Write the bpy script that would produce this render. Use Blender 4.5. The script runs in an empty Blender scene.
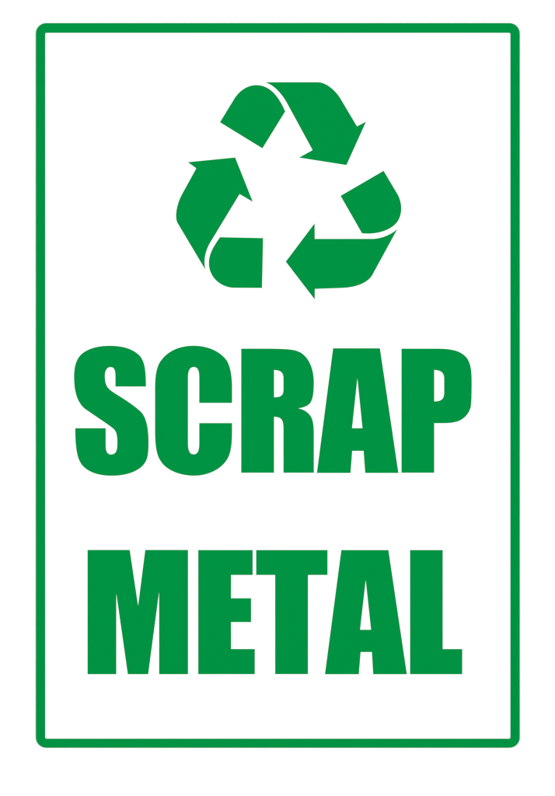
import bpy, bmesh, math
from mathutils import Vector
from mathutils.geometry import tessellate_polygon

# ------------------------------------------------------------------ scale
PX = 0.00083                 # metres per photograph pixel: the sign is about 0.40 x 0.60 m
CX, CZ = 277.5, 398.0        # middle of the photograph
HANG = 1.5                   # height of that middle above the ground
FACE = -0.0009               # y of the printed face; the wall surface is y = 0
DIST = 2.4                   # camera to printed face

sc = bpy.context.scene
col = sc.collection

# ------------------------------------------------------------------ camera
cam = bpy.data.cameras.new('camera')
cam.sensor_fit = 'HORIZONTAL'
cam.sensor_width = 36.0
cam.lens = 36.0 * DIST / (555.0 * PX)
cam.clip_start = 0.05
cam.clip_end = 200.0
co = bpy.data.objects.new('camera', cam)
co.location = (0, FACE - DIST, HANG)
co.rotation_euler = (math.radians(90), 0, 0)
col.objects.link(co)
sc.camera = co

# ------------------------------------------------------------------ light
w = bpy.data.worlds.new('World')
sc.world = w
w.use_nodes = True
bg = w.node_tree.nodes['Background']
bg.inputs['Color'].default_value = (1, 1, 1, 1)
bg.inputs['Strength'].default_value = 0.61

def softbox(x, z, energy):
    l = bpy.data.lights.new('softbox', 'AREA')
    l.shape = 'RECTANGLE'
    l.size = 2.0
    l.size_y = 2.6
    l.energy = energy
    l.color = (1, 1, 1)
    o = bpy.data.objects.new('softbox', l)
    o.location = (x, -3.6, z)
    o.rotation_euler = (Vector((0, 0, HANG)) - o.location).to_track_quat('-Z', 'Y').to_euler()
    col.objects.link(o)

softbox(-2.6, HANG + 0.5, 81)
softbox(2.6, HANG + 0.5, 81)

sc.view_settings.view_transform = 'Standard'
sc.view_settings.look = 'None'
sc.view_settings.gamma = 1.0
sc.view_settings.use_curve_mapping = False
sc.view_settings.exposure = 0.0
sc.cycles.filter_width = 1.3

# ------------------------------------------------------------------ materials
def material(name, rgb, rough, spec, bump=0.0, bscale=900.0):
    m = bpy.data.materials.new(name)
    m.use_nodes = True
    nt = m.node_tree
    b = nt.nodes['Principled BSDF']
    b.inputs['Base Color'].default_value = (*rgb, 1)
    b.inputs['Specular IOR Level'].default_value = spec
    tc = nt.nodes.new('ShaderNodeTexCoord')
    nz = nt.nodes.new('ShaderNodeTexNoise')
    nz.inputs['Scale'].default_value = bscale
    nz.inputs['Detail'].default_value = 4
    nt.links.new(tc.outputs['Object'], nz.inputs['Vector'])
    mr = nt.nodes.new('ShaderNodeMapRange')
    mr.inputs['To Min'].default_value = rough - 0.08
    mr.inputs['To Max'].default_value = rough + 0.08
    nt.links.new(nz.outputs['Fac'], mr.inputs['Value'])
    nt.links.new(mr.outputs['Result'], b.inputs['Roughness'])
    if bump:
        bp = nt.nodes.new('ShaderNodeBump')
        bp.inputs['Strength'].default_value = bump
        bp.inputs['Distance'].default_value = 0.0005
        nt.links.new(nz.outputs['Fac'], bp.inputs['Height'])
        nt.links.new(bp.outputs['Normal'], b.inputs['Normal'])
    return m

M_WALL = material('white_wall_paint', (0.87, 0.87, 0.87), 0.85, 0.2, 0.06, 350)
M_PANEL = material('white_sign_plastic', (0.88, 0.88, 0.88), 0.6, 0.2)
M_GREEN = material('green_sign_print', (0.0, 0.2390, 0.0462), 0.7, 0.0)

# ------------------------------------------------------------------ outlines
# A path is a string: "o X Y S" sets the tracing origin and scale, then M/L x y, C (cubic), Z ends a loop.
def parse(path, steps=18):
    t = path.split()
    i = 0
    ox = oy = 0.0
    s = 1.0
    loops, cur = [], []
    def pt(k):
        return Vector((ox + float(t[k]) / s, oy + float(t[k + 1]) / s))
    while i < len(t):
        c = t[i]
        if c == 'o':
            ox, oy, s = float(t[i + 1]), float(t[i + 2]), float(t[i + 3]); i += 4
        elif c in 'ML':
            cur.append(pt(i + 1)); i += 3
        elif c == 'C':
            a, b, d = pt(i + 1), pt(i + 3), pt(i + 5)
            p = cur[-1].copy()
            for k in range(1, steps + 1):
                u = k / steps; v = 1 - u
                cur.append(p * v**3 + a * 3 * v * v * u + b * 3 * v * u * u + d * u**3)
            i += 7
        elif c == 'Z':
            loops.append(cur); cur = []; i += 1
        else:
            raise ValueError(c)
    return loops

def clean(loop):
    out = []
    for p in loop:
        if not out or (p - out[-1]).length > 1e-3:
            out.append(p)
    if (out[0] - out[-1]).length < 1e-3:
        out.pop()
    return out

def rounded(x0, y0, x1, y1, r, n=14):
    pts = []
    for cx, cy, a0 in ((x1 - r, y0 + r, -90), (x1 - r, y1 - r, 0), (x0 + r, y1 - r, 90), (x0 + r, y0 + r, 180)):
        for k in range(n + 1):
            a = math.radians(a0 + 90 * k / n)
            pts.append(Vector((cx + r * math.cos(a), cy + r * math.sin(a))))
    return pts

def slab(name, loops, y_front, y_back, m, parent, bevel=0.0):
    """Solid plate with holes: loops in photograph pixels, first loop is the outline."""
    loops = [clean(l) for l in loops]
    poly = [[Vector((p.x, p.y, 0)) for p in l] for l in loops]
    tris = tessellate_polygon(poly)
    flat = [p for l in loops for p in l]
    bm = bmesh.new()
    f = [bm.verts.new(((p.x - CX) * PX, y_front, (CZ - p.y) * PX)) for p in flat]
    b = [bm.verts.new(((p.x - CX) * PX, y_back, (CZ - p.y) * PX)) for p in flat]
    for a in tris:
        if len(set(a)) == 3:
            bm.faces.new([f[k] for k in a])
            bm.faces.new([b[k] for k in reversed(a)])
    k0 = 0
    for l in loops:
        n = len(l)
        for k in range(n):
            i, j = k0 + k, k0 + (k + 1) % n
            bm.faces.new((f[i], f[j], b[j], b[i]))
        k0 += n
    bmesh.ops.recalc_face_normals(bm, faces=bm.faces)
    me = bpy.data.meshes.new(name)
    bm.to_mesh(me)
    bm.free()
    me.materials.append(m)
    o = bpy.data.objects.new(name, me)
    col.objects.link(o)
    o.parent = parent
    if bevel:
        bv = o.modifiers.new('bevel', 'BEVEL')
        bv.width = bevel
        bv.segments = 2
        bv.limit_method = 'ANGLE'
        bv.angle_limit = math.radians(60)
    return o

# ------------------------------------------------------------------ the wall behind the sign
def wall():
    bm = bmesh.new()
    bmesh.ops.create_cube(bm, size=1.0)
    for v in bm.verts:
        v.co = Vector((v.co.x * 3.0, v.co.y * 0.12 + 0.06, v.co.z * 3.0 + HANG))
    me = bpy.data.meshes.new('wall')
    bm.to_mesh(me)
    bm.free()
    me.materials.append(M_WALL)
    o = bpy.data.objects.new('wall', me)
    col.objects.link(o)
    o['kind'] = 'structure'
wall()

# ------------------------------------------------------------------ the sign
sign = bpy.data.objects.new('sign', None)
sign.empty_display_size = 0.05
sign.location = (0, 0, HANG)
col.objects.link(sign)
sign['label'] = 'white rectangular scrap metal sign with rounded green border and green recycling symbol'
sign['category'] = 'sign'

BASE = FACE + 0.00006         # face of the white plate; border, letters and arrows are laid 0.06 mm proud of it
OUT = (35.9, 23.1, 519.7, 747.7)
INN = (45.25, 32.85, 510.35, 738.65)
slab('panel', [rounded(OUT[0] + .4, OUT[1] + .4, OUT[2] - .4, OUT[3] - .4, 10.0)], BASE, -0.0001, M_PANEL, sign)
slab('border', [rounded(*OUT, 10.4), rounded(*INN, 1.3)], FACE, BASE + 0.0003, M_GREEN, sign)

LETTERS = [
 ('S', 'letter S in heavy condensed green print', '''
  o 70 340 6.9375 M 527 323 L 315 323 L 315 250 C 315 208 305 188 282 188 C 256 188 242 212 242 250
  C 242 310 258 335 300 362 C 350 395 430 440 492 498
  o 70 408 6.9375 C 530 65 545 140 545 240 C 545 310 540 350 520 380 C 485 435 400 470 290 470
  C 190 470 105 440 70 375 C 45 330 36 250 36 140 L 248 140 L 248 255 C 248 300 258 322 285 322
  C 315 322 328 300 328 248 C 328 195 325 165 300 143 C 260 110 180 60 100 3
  o 70 340 6.9375 C 50 430 28 360 28 255 C 28 180 45 130 80 98 C 125 58 195 40 275 40
  C 375 40 440 65 485 110 C 518 150 527 210 527 323 Z'''),
 ('C', 'letter C in heavy condensed green print', '''
  o 152 340 6.3068 M 505 397 L 298 397 L 298 240 C 298 195 290 171 264 171 C 237 171 227 195 227 240
  o 152 408 6.3068 L 227 220 C 227 268 238 292 262 292 C 288 292 298 270 298 220 L 298 95 L 505 95 L 505 150
  C 505 240 495 295 470 330 C 430 390 350 427 265 427 C 180 427 95 395 58 340 C 25 295 19 230 19 130
  o 152 340 6.3068 L 19 310 C 19 220 28 165 60 125 C 105 65 180 36 262 36 C 350 36 430 70 472 130
  C 497 170 505 240 505 300 Z'''),
 ('R', 'letter R in heavy condensed green print', '''
  o 235 340 6.9375 M 43 60 L 250 60 C 370 62 420 65 460 90 C 520 130 547 210 547 295
  C 547 370 540 420 515 445 C 495 462 470 470 438 474
  o 235 405 6.9375 C 480 30 515 55 532 90 C 543 115 547 150 547 210 L 547 470 L 336 470 L 336 170
  C 336 105 325 83 271 82 L 271 470 L 43 470 Z
  o 235 340 6.9375 M 271 208 C 315 210 336 225 336 265 L 336 340 C 336 385 320 397 271 397 Z'''),
 ('A', 'letter A in the upper word', '''
  o 312 340 6.1667 M 130 51 L 419 51 o 312 405 6.1667 L 533 419 L 328 419 L 318 283 L 248 283 L 238 419 L 30 419 Z
  o 312 340 6.1667 M 280 236 o 312 405 6.1667 L 311 143 L 247 143 Z'''),
 ('P', 'letter P in heavy condensed green print', '''
  o 395 340 6.9375 M 45 60 L 300 60 C 400 62 450 75 490 115 C 525 150 532 210 532 290
  C 532 390 530 430 527 456
  o 395 405 6.9375 C 520 55 480 100 430 115 C 400 124 370 126 330 126 L 272 126 L 272 470 L 45 470 Z
  o 395 340 6.9375 M 272 208 C 318 210 341 225 341 270 L 341 365 C 341 410 320 426 272 426 Z'''),
 ('M', 'letter M in heavy condensed green print', '''
  o 82 540 5.0455 M 28 50 L 241 50 L 283 332 L 319 50 L 535 50
  o 82 608 5.0455 L 535 334 L 389 334 o 82 540 5.0455 L 389 262 o 82 608 5.0455 L 334 334 L 231 334
  o 82 540 5.0455 L 173 270 o 82 608 5.0455 L 173 334 L 28 334 Z'''),
 ('E', 'letter E in heavy condensed green print', '''
  o 188 540 5.6875 M 58 57 L 368 57 L 368 199 L 245 199 L 245 331 L 359 331 L 359 467 L 245 467 L 245 620
  L 380 620 L 380 763 L 58 763 Z'''),
 ('T', 'letter T in heavy condensed green print', '''
  o 250 540 5.6889 M 35 57 L 441 57 L 441 199 L 330 199 L 330 763 L 143 763 L 143 199 L 35 199 Z'''),
 ('A', 'letter A in the lower word', '''
  o 320 540 5.6848 M 121 57 L 389 57 L 494 763 L 302 763 L 295 637 L 231 637 L 221 763 L 28 763 Z
  M 260 228 L 290 510 L 228 510 Z'''),
 ('L', 'letter L in heavy condensed green print', '''
  o 400 540 5.6857 M 57 57 L 243 57 L 243 620 L 354 620 L 354 763 L 57 763 Z'''),
]
for ch, label, path in LETTERS:
    o = slab('letter', parse(path), FACE, BASE + 0.0003, M_GREEN, sign)
    o['label'] = label

ARROWS = [
 ('green arrow pointing down to the right, top of the recycling symbol', '''
  o 260 75 6.9375 M 35 50 L 400 50 C 455 50 515 98 555 158
  o 295 90 6.9375 L 430 252 L 493 220 L 357 521 L 28 469 L 122 417
  o 260 75 6.9375 L 190 200 C 155 135 100 70 35 50 Z''', '''
  o 215 75 6.9375 M 34 328 L 140 155 C 180 100 230 70 290 70 C 370 72 435 130 487 253 L 329 509 Z'''),
 ('green arrow pointing left, bottom of the recycling symbol', '''
  o 280 220 6.9375 M 240 23 L 241 131
  o 330 220 6.9375 L 290 131 C 350 131 420 105 468 62 L 292 385 C 262 432 190 466 90 471
  o 280 220 6.9375 L 242 478 L 241 551 L 40 289 Z''', '''
  o 330 165 6.9375 M 73 214 L 372 40 L 470 205 C 500 260 505 335 470 390 C 430 450 330 485 222 474 Z'''),
 ('green arrow pointing up, left side of the recycling symbol', '''
  o 170 150 6.1667 M 110 75 L 402 46 L 511 320 L 429 272
  o 190 215 6.9375 L 150 175 C 105 245 92 310 107 380
  o 170 150 6.1667 L 45 448 C 28 410 40 330 80 262 L 162 113 Z''', '''
  o 190 215 6.9375 M 208 154 L 507 160 L 500 506 L 300 505 C 210 500 131 430 131 335 C 131 280 150 235 208 154 Z'''),
]
for label, head, tail in ARROWS:
    a = slab('recycling_arrow', parse(head), FACE, BASE + 0.0003, M_GREEN, sign)
    a['label'] = label
    slab('arrow_tail', parse(tail), FACE, BASE + 0.0003, M_GREEN, a)
